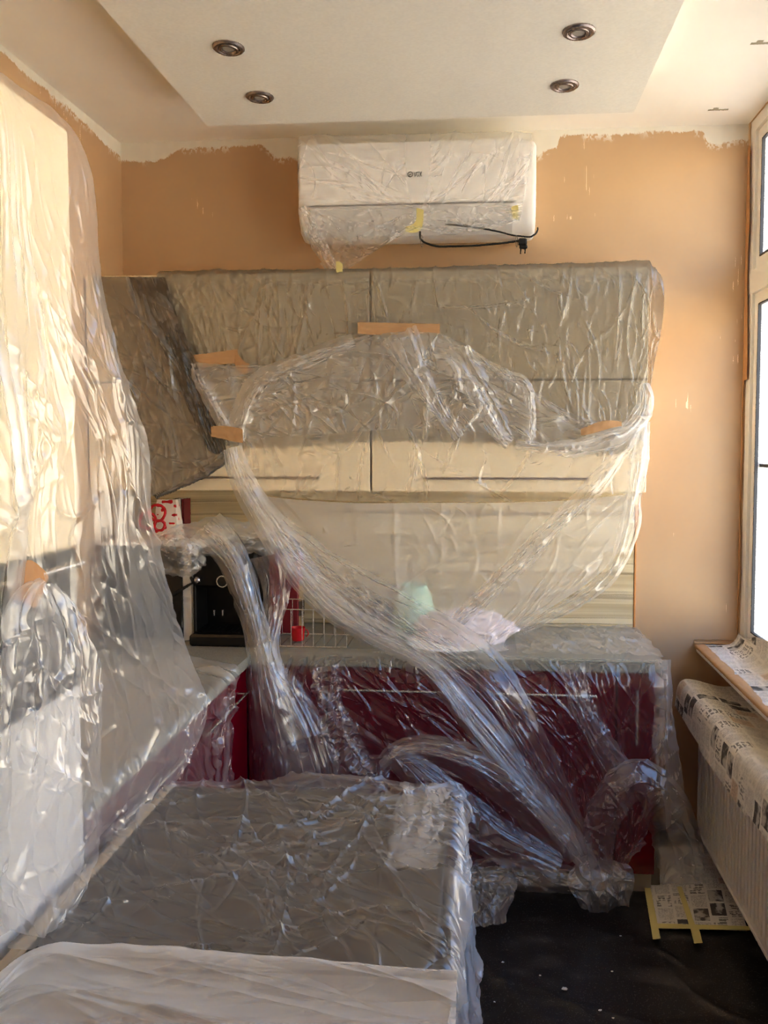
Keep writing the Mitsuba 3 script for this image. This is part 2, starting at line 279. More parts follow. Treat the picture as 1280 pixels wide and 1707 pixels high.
# table wrapped in film
t = thing('table', 'square brown table wrapped in clear plastic film', 'table')
A0, A1, B0, B1, ZT = -.815, -.082, 1.315, 2.04, .742
add(t + '__top', box(A0, A1, B0, B1, ZT - .03, ZT, .003), 'material_table')
add(t + '__edge_strip', box(A0 - .030, A0 - .0005, B0 - .25, B1, ZT - .024, ZT + .004, .006), 'material_beige_edge', label='bare beige edge strip')
add(t + '__apron', cat(box(A0 + .04, A1 - .04, B0 + .04, B0 + .06, ZT - .12, ZT - .031), box(A0 + .04, A1 - .04, B1 - .06, B1 - .04, ZT - .12, ZT - .031),
    box(A0 + .04, A0 + .06, B0 + .061, B1 - .061, ZT - .12, ZT - .031), box(A1 - .06, A1 - .04, B0 + .061, B1 - .061, ZT - .12, ZT - .031)), 'material_table')
for x in (A0 + .065, A1 - .115):
    for y in (B0 + .065, B1 - .115): add(t + '__leg', box(x, x + .05, y, y + .05, .012, ZT - .031), 'material_table')

# radiator: fluted front, top grille, side covers, lower rail
RX0, RX1, RY0, RY1, RZ0, RZ1 = .835, .935, 1.75, 3.17, .135, .665
r = thing('radiator', 'cream panel radiator under the window with newspaper on top', 'radiator')
n = int((RY1 - RY0 - .04) / .0335); ys, xs = [], []
for k in range(n):
    y = RY0 + .02 + k * .0335
    for dy, dx in ((0, 0), (.013, 0), (.0155, .017), (.0245, .017), (.027, 0)): ys.append(y + dy); xs.append(RX0 + dx)
ys, xs = np.array(ys), np.array(xs)
zs = np.array([RZ0 + .012, RZ0 + .03, RZ0 + .036, RZ1 - .036, RZ1 - .03, RZ1 - .005]); dep = np.array([0, 0, 1, 1, 0, 0])
v = np.array([[RX0 + (xs[i] - RX0) * dep[j], ys[i], zs[j]] for i in range(len(ys)) for j in range(len(zs))]); q = []
for i in range(len(ys) - 1):
    for j in range(len(zs) - 1): a = i * len(zs) + j; q.append([a, a + 1, a + len(zs) + 1, a + len(zs)])
fr = trimesh.Trimesh(v, np.vstack([np.array(q)[:, [0, 1, 2]], np.array(q)[:, [0, 2, 3]]]), process=False)
add(r + '__front_panel', cat(fr, box(RX0 + .0185, RX0 + .021, RY0 + .02, RY1 - .02, RZ0 + .012, RZ1 - .005)), 'material_radiator', 20, label='fluted front panel')
add(r + '__rear_panel', box(RX1 - .012, RX1, RY0 + .02, RY1 - .02, RZ0 + .012, RZ1 - .005), 'material_radiator')
for y in (RY0, RY1 - .019): add(r + '__side_cover', box(RX0 - .001, RX1, y, y + .019, RZ0 + .01, RZ1), 'material_radiator')
add(r + '__lower_rail', box(RX0 - .002, RX0 + .03, RY0 + .02, RY1 - .02, RZ0 - .005, RZ0 + .011, .003), 'material_radiator')
add(r + '__top_grille', cat(*[box(RX0 + .004, RX1 - .004, RY0 + .025 + k * .03, RY0 + .04 + k * .03, RZ1 - .004, RZ1, .0008) for k in range(45)]), 'material_radiator')
for y in (RY0 + .2, RY1 - .2): add(r + '__bracket', box(RX1, XR, y, y + .03, .3, .6), 'material_radiator')

# air conditioner
a = thing('air_conditioner', 'white wall air conditioner under clear film above the cabinets', 'air conditioner')
AX0, AX1, AY = -.735, .192, 3.185
def ac_profile(x, s):                                       # side profile (y, z) with the lower front sloping back to the wall
    P = [(AY + .012, 2.806), (AY + .03, 2.815), (W - .004, 2.815), (W - .004, 2.47), (AY + .10, 2.452), (AY + .045, 2.468), (AY + .012, 2.52), (AY, 2.58), (AY, 2.785)]
    cy, cz = AY + .12, 2.635
    return [(x, min(cy + (y - cy) * s if y < W - .01 else y, W - .004), cz + (z - cz) * s) for y, z in P]
body = trimesh.convex.convex_hull(np.array(ac_profile(AX0, .90) + ac_profile(AX0 + .006, .955) + ac_profile(AX0 + .018, .985) + ac_profile(AX0 + .035, 1) + ac_profile(AX1 - .035, 1) + ac_profile(AX1 - .018, .985) + ac_profile(AX1 - .006, .955) + ac_profile(AX1, .90)))
add(a + '__body', body, 'material_ac_white', 35)
def rrect(x0, x1, z0, z1, y0, y1, r=.03):
    p = sg.box(x0 + r, z0 + r, x1 - r, z1 - r).buffer(r, quad_segs=8)
    m = trimesh.creation.extrude_polygon(p, y1 - y0, engine='earcut'); v = m.vertices.copy(); m.vertices = np.c_[v[:, 0], y1 - v[:, 2], v[:, 1]]; return m
add(a + '__front_panel', rrect(AX0 + .012, AX1 - .045, 2.578, 2.806, AY - .009, AY + .01, .02), 'material_ac_white', 30)
add(a + '__air_flap', trimesh.convex.convex_hull(np.array([(x, y, z) for x in (AX0 + .05, AX1 - .09) for y, z in ((AY - .004, 2.568), (AY + .006, 2.572), (AY + .012, 2.515), (AY + .004, 2.512), (AY + .046, 2.466), (AY + .038, 2.462))])), 'material_ac_grey')
add(a + '__air_slot', box(AX0 + .045, AX1 - .085, AY - .002, AY + .004, 2.5715, 2.5755, .0005), 'material_pot_grey')
LZ = 2.675
lg = text('VOX', .0172, .0012, 0, AY - .0088, LZ, True); lg.vertices *= [.64, 1, 1]; lg.vertices += [-.2785, 0, 0]
add(a + '__logo', cat(lg, lathe([(.0078, 0), (.0108, 0), (.0108, .0012), (.0078, .0012), (.0078, 0)], 24, 'y', (-.2915, AY - .0088, LZ + .0085)),
    box(-.2965, -.2855, AY - .0102, AY - .0088, LZ + .007, LZ + .0103, .0003), box(-.2985, -.292, AY - .0102, AY - .0088, LZ + .002, LZ + .005, .0003)), 'material_logo', label='grey emblem and lettering')
ca = [at(700, 386, 3.17), at(701, 398, 3.16), at(712, 406, 3.15), at(735, 411, 3.15), at(780, 410, 3.15), at(830, 406, 3.15), at(860, 402, 3.15), at(870, 400, 3.15)]
cb = [at(742, 374, 3.17), at(790, 379, 3.16), at(830, 386, 3.155), at(860, 393, 3.155), at(882, 395, 3.16), at(894, 388, 3.17), at(896, 380, 3.22)]
add(a + '__power_cord', tube(curve(ca, 50), .0038, 8), 'material_black_rubber', True, label='black power cord')
add(a + '__power_cord', tube(curve(cb, 50), .0032, 8), 'material_black_rubber', True)
p = at(871, 404, 3.15)
plug = cat(box(p[0] - .016, p[0] + .016, p[1] - .013, p[1] + .013, p[2] - .012, p[2] + .014, .005), box(p[0] - .012, p[0] + .018, p[1] - .011, p[1] + .011, p[2] - .024, p[2] - .011, .004))
add(a + '__plug', plug, 'material_black_rubber', 30, label='black mains plug')
add(a + '__plug__pins', cat(tube([p + [-.006, 0, -.022], p + [-.008, 0, -.044]], .0022, 8), tube([p + [.010, 0, -.022], p + [.009, 0, -.042]], .0022, 8)), 'material_black')
for px in (703, 861):
    g = np.linspace(0, 2 * np.pi, 20); o = at(px, 402, 3.15)
    add('cable_tie', tube(np.c_[o[0] + .004 * np.cos(g), o[1] + .010 * np.cos(g), o[2] + .022 * np.sin(g)], .0012, 6), mat('tie', pr(rgb(120, 108, 96), .4)) if px == 703 else 'material_tie', True,
        label='thin cable tie around the cord, ' + ('by the yellow tape' if px == 703 else 'beside the plug'), category='cable tie', group='cable ties on the cord')

# spotlights in the lowered panel
for (px, py), lab in {(381, 79): 'front left', (433, 161): 'back left', (965, 52): 'front right', (941, 142): 'back right'}.items():
    o = atz(px, py, ZP); s = thing('downlight', f'recessed brushed metal spotlight, {lab} of the four in the ceiling panel', 'spotlight', 'spotlights in the ceiling panel')
    add(s + '__ring', lathe([(.030, -.0005), (.046, -.0005), (.046, -.003), (.041, -.007), (.034, -.008), (.030, -.005), (.030, -.0005)], 40, 'z', o), 'material_dark_steel', 30)
    m = lathe([(.018, -.004), (.0295, -.004), (.0285, -.008), (.022, -.009), (.018, -.006), (.018, -.004)], 36); m.apply_transform(trimesh.transformations.rotation_matrix(.08, [0, 1, 0])); m.apply_translation(o)
    add(s + '__tilting_ring', m, 'material_dark_steel', 30)
    add(s + '__lens', lathe([(0, -.0045), (.0175, -.0045), (.0175, -.0025), (0, -.0025)], 24, 'z', o), mat('lens', pr(rgb(150, 146, 138), .25)) if 'material_lens' not in scene else 'material_lens')

# ------------------------------------------------------------------ things on the worktop
ZW = .881
m = thing('microwave', 'white microwave with black door in the corner, beside the coffee machine', 'microwave')
add(m + '__body', box(-1.49, -1.122, 3.02, 3.36, ZW, 1.262, .006), 'material_appliance_white')
add(m + '__door', box(-1.48, -1.158, 3.004, 3.019, ZW + .012, 1.252, .004), 'material_black_gloss')
add(m + '__control_light', box(-1.215, -1.195, 3.002, 3.0045, 1.205, 1.2085, .0003), 'material_logo')
e = thing('coffee_machine', 'black espresso machine on the worktop under a plastic bag', 'coffee machine')
add(e + '__body', cat(box(-1.112, -.86, 3.12, 3.36, ZW + .03, 1.235, .012), box(-1.112, -.86, 2.99, 3.14, 1.095, 1.235, .012), box(-1.112, -1.10, 2.995, 3.15, ZW + .02, 1.12, .004)), 'material_black')
add(e + '__drip_tray', cat(box(-1.112, -.86, 2.945, 3.125, ZW, ZW + .045, .008)), 'material_black_gloss')
add(e + '__drip_tray__grid', cat(*[box(-1.10 + k * .02, -1.09 + k * .02, 2.985, 3.115, ZW + .0455, ZW + .048, .0006) for k in range(11)]), 'material_black')
o = at(371, 969, 2.989)
add(e + '__gauge_rim', lathe([(.019, 0), (.023, 0), (.023, .006), (.019, .006), (.019, 0)], 28, 'y', o), 'material_steel', 30, label='steel ring of the gauge')
add(e + '__gauge_face', lathe([(0, 0), (.0185, 0), (.0185, .003), (0, .003)], 24, 'y', o), 'material_black_gloss')
for px in (357, 371): add(e + '__spout', lathe([(.0, 0), (.003, 0), (.005, .022), (0, .022)], 12, 'z', at(px, 1026, 3.04)), 'material_dark_steel')
add(e + '__lever', tube([at(268, 1003, 2.972), at(300, 984, 2.972), at(322, 971, 2.975)], [.009, .007, .004], 10), 'material_black_rubber', 30)
kn = trimesh.creation.icosphere(2, .0135); kn.apply_translation(at(329, 967, 2.975)); add(e + '__lever__knob', kn, 'material_chrome', True, label='chrome knob')
add(e + '__lever__mount', tube([at(322, 971, 2.975), at(318, 962, 3.03)], .006, 8), 'material_black')
o = at(262, 915, 3.10)
gb = thing('gift_bag', 'white bag with red loops on the microwave in the corner', 'bag')
add(gb + '__body', trimesh.convex.convex_hull(np.array([(x, y, z) for x in (-1.30, -1.205) for y in (3.08, 3.16) for z in (1.264, 1.30)] + [(x, y, 1.425) for x in (-1.29, -1.215) for y in (3.10, 3.13)])), 'material_gift')
for cx_, cz_, rr in ((262, 855, .032), (246, 868, .032), (266, 876, .020)):
    g = np.linspace(0, 2 * np.pi, 40); c0 = at(cx_, cz_, 3.065)
    add(gb + '__ribbon_loop', tube(np.c_[c0[0] + rr * np.cos(g), c0[1] + .004 * np.sin(3 * g), c0[2] + rr * np.sin(g)], .0055, 8), 'material_bright_red', True, label='red ribbon loop')
for k, (px, w_, mt, lab) in enumerate([(288, .012, 'book_dark', 'thin dark book standing in the corner below the wall cabinet'), (294, .018, 'book_white', 'white book standing between a dark and a red one'), (303, .011, 'book_red', 'thin dark red book at the right end of the three in the corner')]):
    x = at(px, 860, 3.2)[0]; b = thing('book', lab, 'book', 'books on the microwave')
    add(b + '__pages', box(x + .0015, x + w_ - .0015, 3.203, 3.265, 1.266, 1.418, .0005), 'material_paper_white')
    add(b + '__cover', cat(box(x, x + .0012, 3.2, 3.27, 1.2635, 1.421, .0003), box(x + w_ - .0012, x + w_, 3.2, 3.27, 1.2635, 1.421, .0003), box(x, x + w_, 3.1985, 3.2005, 1.2635, 1.421, .0003)), 'material_' + mt)
add('red_box', box(-.865, -.745, 3.17, 3.27, ZW, 1.205, .003), mat('dark_red_card', pr(rgb(120, 20, 34), .5)), label='dark red carton beside the coffee machine under film', category='box')
j = thing('storage_jar', 'tan jar with a dark band behind the dish rack', 'jar', None); o = (-.735 + .06, 3.25, ZW)
o = (at(487, 1000, 3.22)[0], 3.22, ZW)
add(j + '__body', lathe([(0, 0), (.045, 0), (.048, .02), (.048, .17), (.04, .19), (0, .19)], 32, 'z', o), 'material_tan_jar', 30)
add(j + '__band', lathe([(.0482, .07), (.0492, .07), (.0492, .13), (.0482, .13), (.0482, .07)], 32, 'z', o), 'material_brown_dark', 30)
add(j + '__lid', lathe([(0, .191), (.044, .191), (.044, .212), (0, .214)], 32, 'z', o), 'material_brown_dark', 30)
d = thing('dish_rack', 'steel wire dish rack on the worktop under film', 'dish rack')
q0, q1 = at(455, 1010, 3.02), at(582, 1012, 3.02); X0, X1, Y0, Y1, Z0, Z1 = q0[0], q1[0], 2.96, 3.16, ZW + .004, q0[2]
wr = [tube([(X0, Y0, z), (X1, Y0, z), (X1, Y1, z), (X0, Y1, z), (X0, Y0, z)], .0022, 6) for z in (Z0, Z1)]
for k in range(8):
    x = X0 + (X1 - X0) * k / 7; wr += [tube([(x, Y0, Z1), (x, Y0, Z0), (x, Y1, Z0), (x, Y1, Z1)], .0012, 6)]
add(d + '__frame', cat(*wr[:2]), 'material_steel'); add(d + '__wires', cat(*wr[2:]), 'material_steel')
u_ = thing('red_cup', 'small red cup in the dish rack', 'cup'); o = at(497, 1083, 3.05)
add(u_ + '__body', lathe([(0, 0), (.022, 0), (.029, .05), (.027, .05), (.02, .004), (0, .004)], 28, 'z', (o[0], 3.05, ZW + .006)), 'material_bright_red', 30)
g = np.linspace(-1.2, 1.2, 12); add(u_ + '__handle', tube(np.c_[o[0] + .026 + .014 * np.cos(g), 0 * g + 3.05, ZW + .034 + .015 * np.sin(g)], .003, 6), 'material_bright_red', True)
k = thing('jug', 'mint green jug with a dark handle under the hanging film', 'jug'); o = (at(690, 1040, 3.2)[0], 3.2, ZW)
add(k + '__body', lathe([(0, 0), (.068, 0), (.082, .03), (.085, .09), (.07, .16), (.052, .196), (.056, .205), (.05, .204), (.046, .194), (.06, .15), (0, .10)], 40, 'z', o), 'material_mint', 30)
g = np.linspace(.3, 2.6, 16); add(k + '__handle', tube(np.c_[o[0] - .045 - .055 * np.sin(g), 0 * g + 3.19, ZW + .14 + .075 * np.cos(g)], .0065, 8), 'material_black_rubber', True)
add('bowl_pot__body', lathe([(0, 0), (.06, 0), (.075, .03), (.078, .11), (.074, .11), (.07, .03), (0, .008)], 36, 'z', (at(628, 1040, 3.22)[0] - .01, 3.25, ZW)), 'material_pot_grey', 30)
add('bowl_pot__lid', lathe([(0, .135), (.012, .135), (.012, .125), (.076, .113), (.076, .11), (0, .11)], 36, 'z', (at(628, 1040, 3.22)[0] - .01, 3.25, ZW)), 'material_dark_steel', 30)
tag('bowl_pot', 'dark grey cooking pot left of the mint jug', 'pot')
def lump(c, r, seed, amp=.25, sub=5):
    m = trimesh.creation.icosphere(sub); v = m.vertices; n_ = meshkit.fbm(v * 2.2 + seed, 4, seed) - .5 + .35 * (np.abs(meshkit.noise(v * 4 + seed, seed + 3) - .5) - .25)
    v = v * (1 + 2 * amp * n_[:, None]) * r; v[:, 2] = np.maximum(v[:, 2], -r[2] * .62); m.vertices = v - [0, 0, v[:, 2].min()] + c; return m
add('towel', lump(np.array([at(775, 1060, 3.13)[0], 3.13, ZW]), np.array([.19, .11, .075]), 4), 'material_cloth', True, label='crumpled pale pinkish towel on the worktop under the hanging film', category='towel')
add('plate', lathe([(0, .003), (.06, .003), (.10, .016), (.155, .021), (.155, .018), (.10, .012), (.06, 0), (0, 0)], 56, 'z', (at(745, 1100, 2.96)[0], 3.02, ZW)), 'material_appliance_white', 30, label='wide white plate near the front edge of the worktop', category='plate')

# ------------------------------------------------------------------ paper
def sheet_mesh(P, nu, nv):
    P = np.asarray(P, float); m, n = P.shape[:2]
    s = np.linspace(0, 1, m); t = np.linspace(0, 1, n); S, Tt = np.linspace(0, 1, nu), np.linspace(0, 1, nv)
    return np.stack([RectBivariateSpline(s, t, P[..., k], kx=min(3, m - 1), ky=min(3, n - 1))(S, Tt) for k in range(3)], -1)
def normals(G):
    a, b = np.gradient(G, axis=0), np.gradient(G, axis=1); n = np.cross(a, b)
    return n / (np.linalg.norm(n, axis=-1, keepdims=True) + 1e-12)
def arc(G):                                                  # metres along both directions of the grid
    s = np.linalg.norm(np.diff(G, axis=0), axis=-1).mean(1); t = np.linalg.norm(np.diff(G, axis=1), axis=-1).mean(0)
    return np.meshgrid(np.r_[0, np.cumsum(s)], np.r_[0, np.cumsum(t)], indexing='ij')
def grid_faces(nu, nv):
    i, j = np.meshgrid(np.arange(nu - 1), np.arange(nv - 1), indexing='ij'); a = (i * nv + j).ravel()
    return np.vstack([np.c_[a, a + 1, a + nv + 1], np.c_[a, a + nv + 1, a + nv]])
def paper(key, P, label, group, seed, wob=.004, off=(0, 0), turn=False, thick=.0006):
    G = sheet_mesh(P, 50, 50); N = normals(G); S, U = arc(G)
    G = G + N * (wob * (meshkit.fbm(np.stack([S * 9, U * 9, 0 * S], -1) + seed, 3, seed) - .5))[..., None]
    uv = np.stack([S + off[0], U + off[1]] if not turn else [U + off[0], S + off[1]], -1).reshape(-1, 2)
    add(key, trimesh.Trimesh(G.reshape(-1, 3), grid_faces(50, 50), process=False), 'material_newspaper', True, label, 'newspaper', group, uv=uv)
# over the radiator: rows run along y, columns across the top and down the front
def rad_prof(y, hem, lift=0.0):
    return [(1.0, y, .668 + lift), (.93, y, .672 + lift), (.86, y, .690 + lift), (.806, y, .692 + lift), (.782, y, .655 + lift), (.778, y, .655 + lift - (.655 - hem) * .5), (.774, y, hem)]
for i, (ya, yb, h0, h1, lab) in enumerate([(3.31, 2.86, .585, .555, 'newspaper sheet over the far end of the radiator, by the wall'), (2.93, 2.40, .545, .548, 'newspaper sheet over the radiator with a row of small photos'), (2.47, 1.90, .56, .57, 'newspaper sheet over the near end of the radiator')]):
    ys_ = np.linspace(ya, yb, 5); paper('newspaper', [rad_prof(y, h0 + (h1 - h0) * q, .004 * i) for q, y in zip(np.linspace(0, 1, 5), ys_)], lab, 'newspapers on the radiator', 11 + i, .006, (.3 + i * 1.37, .21 + i * .9))
# on the sill, curling up against the window frame
def sill_prof(y, up=.10): return [(.885, y, .8225), (.93, y, .8235), (.975, y, .826), (1.01, y, .838), (1.028, y, .87), (1.031, y, .87 + up * .5), (1.03, y, .87 + up)]
for i, (ya, yb, u0, u1, lab) in enumerate([(3.345, 2.93, .012, .07, 'newspaper on the far end of the window sill'), (2.99, 2.45, .075, .06, 'newspaper on the window sill nearer the camera, curling at the frame'), (2.52, 1.9, .06, .06, 'newspaper on the near part of the window sill')]):
    paper('sill_newspaper', [sill_prof(y, u0 + (u1 - u0) * q) if not (i == 0 and q < .3) else sill_prof(y, u0) for q, y in zip(np.linspace(0, 1, 5), np.linspace(ya, yb, 5))], lab, 'newspapers on the window sill', 31 + i, .005, (2.2 + i * .77, 3.4 + i * .5))
# on the floor
def flat(quad, z, n=4):
    a, b, c, d = [atz(px, py, z) for px, py in quad]; S = np.linspace(0, 1, n)
    return [[(a * (1 - u) + b * u) * (1 - v) + (d * (1 - u) + c * u) * v for u in S] for v in S]
paper('floor_newspaper', flat([(1078, 1476), (1226, 1472), (1246, 1552), (1088, 1548)], .024), 'newspaper taped to the black floor film with yellow tape', 'newspapers on the floor', 51, .004, (5.0, 1.2), True)
paper('floor_newspaper', flat([(1098, 1412), (1195, 1405), (1216, 1480), (1100, 1476)], .020), 'newspaper on the floor between the base cabinet and the radiator', 'newspapers on the floor', 52, .004, (7.1, 2.2), True)

# ------------------------------------------------------------------ tape
def tape(key, P, mt, label, group=None, seed=0, wob=.002, n=(14, 40), cat_='tape'):
    G = sheet_mesh(P, *n); N = normals(G); S, U = arc(G)
    G = G + N * (wob * (meshkit.fbm(np.stack([S * 30, U * 30, 0 * S + seed], -1), 3, seed)))[..., None]
    k = add(key, trimesh.Trimesh(G.reshape(-1, 3), grid_faces(*n), process=False), mt, True, label, cat_, group); return k
def strip(pts, Y):                                           # rows of (x, top, bottom) in the picture at depth Y
    Y = np.broadcast_to(Y, (len(pts),)); return [[at(p[0], p[1], y) for p, y in zip(pts, Y)], [at(p[0] + (p[3] if len(p) > 3 else 0), p[2], y) for p, y in zip(pts, Y)]]
gk = 'brown tapes on the wall cabinets'
tape('brown_tape', strip([(596, 537, 556), (640, 538, 558), (690, 539, 557), (733, 540, 557)], 2.992), 'material_kraft', 'level brown tape in the middle of the wall cabinets', gk, 1)
tape('brown_tape', strip([(317, 592, 612), (345, 589, 610), (375, 585, 607), (396, 582, 607)], 2.992), 'material_kraft', 'brown tape on the left of the wall cabinets, above the small crumpled one', gk, 2)
tape('brown_tape', [[at(393, 583, 2.991), at(405, 600, 2.985), at(416, 606, 2.982)], [at(391, 605, 2.991), at(398, 618, 2.984), at(411, 625, 2.98)]], 'material_kraft', 'torn tail of brown tape hanging from the left tape', gk, 3)
tape('brown_tape', strip([(352, 711, 728), (370, 710, 731, -2), (390, 712, 736), (405, 716, 738)], 2.945), 'material_kraft', 'short crumpled brown tape at the lower left, gathering the film', gk, 4, .005)
tape('brown_tape', strip([(968, 716, 726), (990, 706, 722), (1010, 701, 716), (1036, 703, 710)], [2.955, 2.95, 2.95, 2.955]), 'material_kraft', 'folded brown tape at the lower right corner of the wall cabinets', gk, 5, .004)
gy = 'yellow tapes on the air conditioner'
tape('yellow_tape', [[at(694, 346, 3.14), at(694, 362, 3.13), at(690, 372, 3.128), at(676, 378, 3.13)], [at(706, 349, 3.14), at(705, 370, 3.13), at(698, 385, 3.128), at(676, 386, 3.13)]], 'material_tape_yellow', 'crumpled yellow tape below the middle of the air conditioner', gy, 6, .004)
tape('yellow_tape', [[at(852, 343, 3.15), at(853, 352, 3.145), at(855, 364, 3.15)], [at(863, 341, 3.15), at(864, 352, 3.145), at(863, 367, 3.15)]], 'material_tape_yellow', 'small yellow tape at the right end of the air conditioner', gy, 7, .004)
tape('yellow_tape', strip([(560, 437, 452), (565, 436, 457), (571, 440, 458)], 3.03), 'material_tape_yellow', 'yellow tape at the lowest tip of the film under the air conditioner', gy, 8)
tape('orange_tape', [[atx(28, 952, -.80), atx(45, 934, -.79), atx(62, 944, -.79), atx(74, 962, -.80)], [atx(22, 1000, -.80), atx(36, 1006, -.785), atx(52, 1012, -.785), atx(66, 985, -.80)]], 'material_tape_orange', 'orange brown tape pinching the film on the tall cabinet', None, 9, .01)
# masking tape along the window frame, the sill and the wall
def wstrip(z0, z1, wa, seed, key, lab, mt='material_tape_orange'):
    zz = np.linspace(z0, z1, 9); rng = np.random.default_rng(seed)
    tape(key, [[(XR - .002, W - .004, z) for z in zz], [(XR - .0035, W - .004 - wa * rng.uniform(.7, 1.3), z) for z in zz]], mt, lab, 'tape along the window', seed, .003, (8, 60))
wstrip(.84, 1.9, .022, 3, 'frame_tape', 'orange tape down the lower window frame'); wstrip(1.9, 2.82, .05, 5, 'frame_tape', 'peeling orange tape down the upper window frame')
tape('sill_tape', [[(.868, y, .806) for y in np.linspace(W - .004, 2.0, 12)], [(.871, y, .822) for y in np.linspace(W - .004, 2.0, 12)], [(.906, y, .8232) for y in np.linspace(W - .004, 2.0, 12)]], 'material_kraft', 'brown tape along the front edge of the window sill', 'tape along the window', 12, .0015, (10, 80))
tape('sill_tape', [[(x, W - .0025, .838) for x in (.866, .92, .98, 1.03)], [(x, W - .004, .826) for x in (.866, .92, .98, 1.03)], [(x, W - .02, .8245) for x in (.87, .92, .98, 1.03)]], 'material_kraft', 'brown tape where the window sill meets the back wall', 'tape along the window', 13, .001)
gt = 'yellow tapes around the floor newspaper'
def ftape(q, lab, seed, z=.0275): tape('floor_tape', flat(q, z), 'material_tape_yellow', lab, gt, seed, .001, (6, 20))
ftape([(1074, 1480), (1084, 1480), (1101, 1565), (1088, 1566)], 'yellow tape down the left edge of the floor newspaper', 1)
ftape([(1084, 1539), (1248, 1544), (1250, 1551), (1086, 1547)], 'long yellow tape along the front edge of the floor newspaper', 2)
ftape([(1150, 1546), (1165, 1547), (1171, 1572), (1157, 1573)], 'short yellow tape tail in front of the floor newspaper', 3)
ftape([(1128, 1478), (1136, 1478), (1160, 1546), (1150, 1547)], 'yellow tape across the middle of the floor newspaper', 4)

# ------------------------------------------------------------------ plastic film
def tri(x): return 2 * np.abs(x - np.floor(x + 0.5))         # triangle wave, 0..1, with sharp creases
def creases(S, U, n, seed, amp, length=(.05, .3), width=(.004, .02), angle=None, spread=.5, bend=.25, free=.2):
    """n single creases, each a sharp bent ridge (some valleys) that fades towards its ends; heights in metres. angle 0 runs down the rows."""
    ds = 1.6 * max(np.diff(S[:, 0]).mean(), np.diff(U[0]).mean())     # nothing sharper than the grid can carry
    rng = np.random.default_rng(seed); D = np.zeros(S.shape, np.float32); S, U = S.astype(np.float32), U.astype(np.float32)
    s0, s1, u0, u1 = S.min(), S.max(), U.min(), U.max()
    for i in range(n):
        a = rng.uniform(0, np.pi) if angle is None or rng.uniform() < free else rng.normal(angle, spread)
        L = np.exp(rng.uniform(np.log(length[0]), np.log(length[1]))); w = max(ds, np.exp(rng.uniform(np.log(width[0]), np.log(width[1]))))
        h = amp * rng.uniform(.35, 1) * min(1, w / width[1]) ** .6 * (-.6 if rng.uniform() < .3 else 1); cs, cu = rng.uniform(s0, s1), rng.uniform(u0, u1); b = rng.normal(0, bend) / L
        r = L + 3 * w; i0, i1 = np.searchsorted(S[:, 0], (cs - r, cs + r)); j0, j1 = np.searchsorted(U[0], (cu - r, cu + r))
        s, u = S[i0:i1, j0:j1] - cs, U[i0:i1, j0:j1] - cu
        t = s * np.cos(a) + u * np.sin(a); d = -s * np.sin(a) + u * np.cos(a) + b * t * t
        D[i0:i1, j0:j1] += h * np.clip(1 - (t / L) ** 2, 0, 1) * np.exp(-np.abs(d) / w)
    return D
def film(key, P, n, label=None, mt='film', amp=.008, count=120, seed=0, length=(.05, .3), width=(.004, .018), angle=None, spread=.5, waves=.006, wfreq=5, pleats=0, pamp=.006, over=.5, pwarp=.25,
         category='plastic film', group=None, toward=None, lift=.0, hold=None, fine=2.0, free=.2):
    """Rows run down the sheet, columns across it. Pleats run along the rows' direction, fold over on themselves by `over`, and wander by `pwarp`."""
    n = (int(n[0] * .74), int(n[1] * .74)); G = sheet_mesh(P, *n); N = normals(G)
    ref = (EYE if toward is None else np.array(toward)) - G
    N = N * np.where((N * ref).sum(-1, keepdims=True) < 0, -1, 1)
    S, U = arc(G); u = np.linspace(0, 1, n[1])[None, :] + 0 * S; v = np.linspace(0, 1, n[0])[:, None] + 0 * S
    D = creases(S, U, count, seed, amp, length, width, angle, spread, free=free) + creases(S, U, int(count * fine), seed + 1, amp * .35, (length[0] * .3, length[1] * .35), (width[0] * .5, width[1] * .4), angle, spread * 2)
    D = D + waves * meshkit.fbm(np.stack([S * wfreq, U * wfreq, 0 * S + seed], -1), 2, seed + 3)
    hv = np.ones_like(v) if hold is None else hold(v)
    D = D * hv
    if pleats:
        w = meshkit.fbm(np.stack([v * 2.2, u * 3, 0 * u + seed], -1), 3, seed + 21) - .5
        ph = pleats * (u + pwarp * w + .10 * np.sin(7 * u + seed)); big = np.clip(1.9 * meshkit.noise(np.stack([v * 1.7, ph * .37, 0 * u], -1), seed + 31) - .25, .05, 1.4) * hv
        D = D + pamp * big * (1 - tri(ph)) ** 1.3 + .35 * pamp * (1 - tri(ph * 2.7 + 3 * w)) * np.clip(2 * meshkit.noise(np.stack([v * 6, ph, 0 * u], -1), seed + 41) - .6, 0, 1)
        Tu = np.gradient(G, axis=1); Tu /= np.linalg.norm(Tu, axis=-1, keepdims=True) + 1e-12
        G = G + Tu * (over * pamp * big * np.sin(4 * np.pi * ph))[..., None]
    G = G + N * (np.maximum(D, -.002) + lift)[..., None]
    return add(key, trimesh.Trimesh(G.reshape(-1, 3), grid_faces(*n), process=False), 'material_' + mt if not mt.startswith('material_') else mt, True, label, category if label else None, group)
def rows(*R):                                                # rows of (px, py) with a depth for each row or each point
    return [[at(p[0], p[1], p[2] if len(p) > 2 else Y) for p in pts] for pts, Y in R]
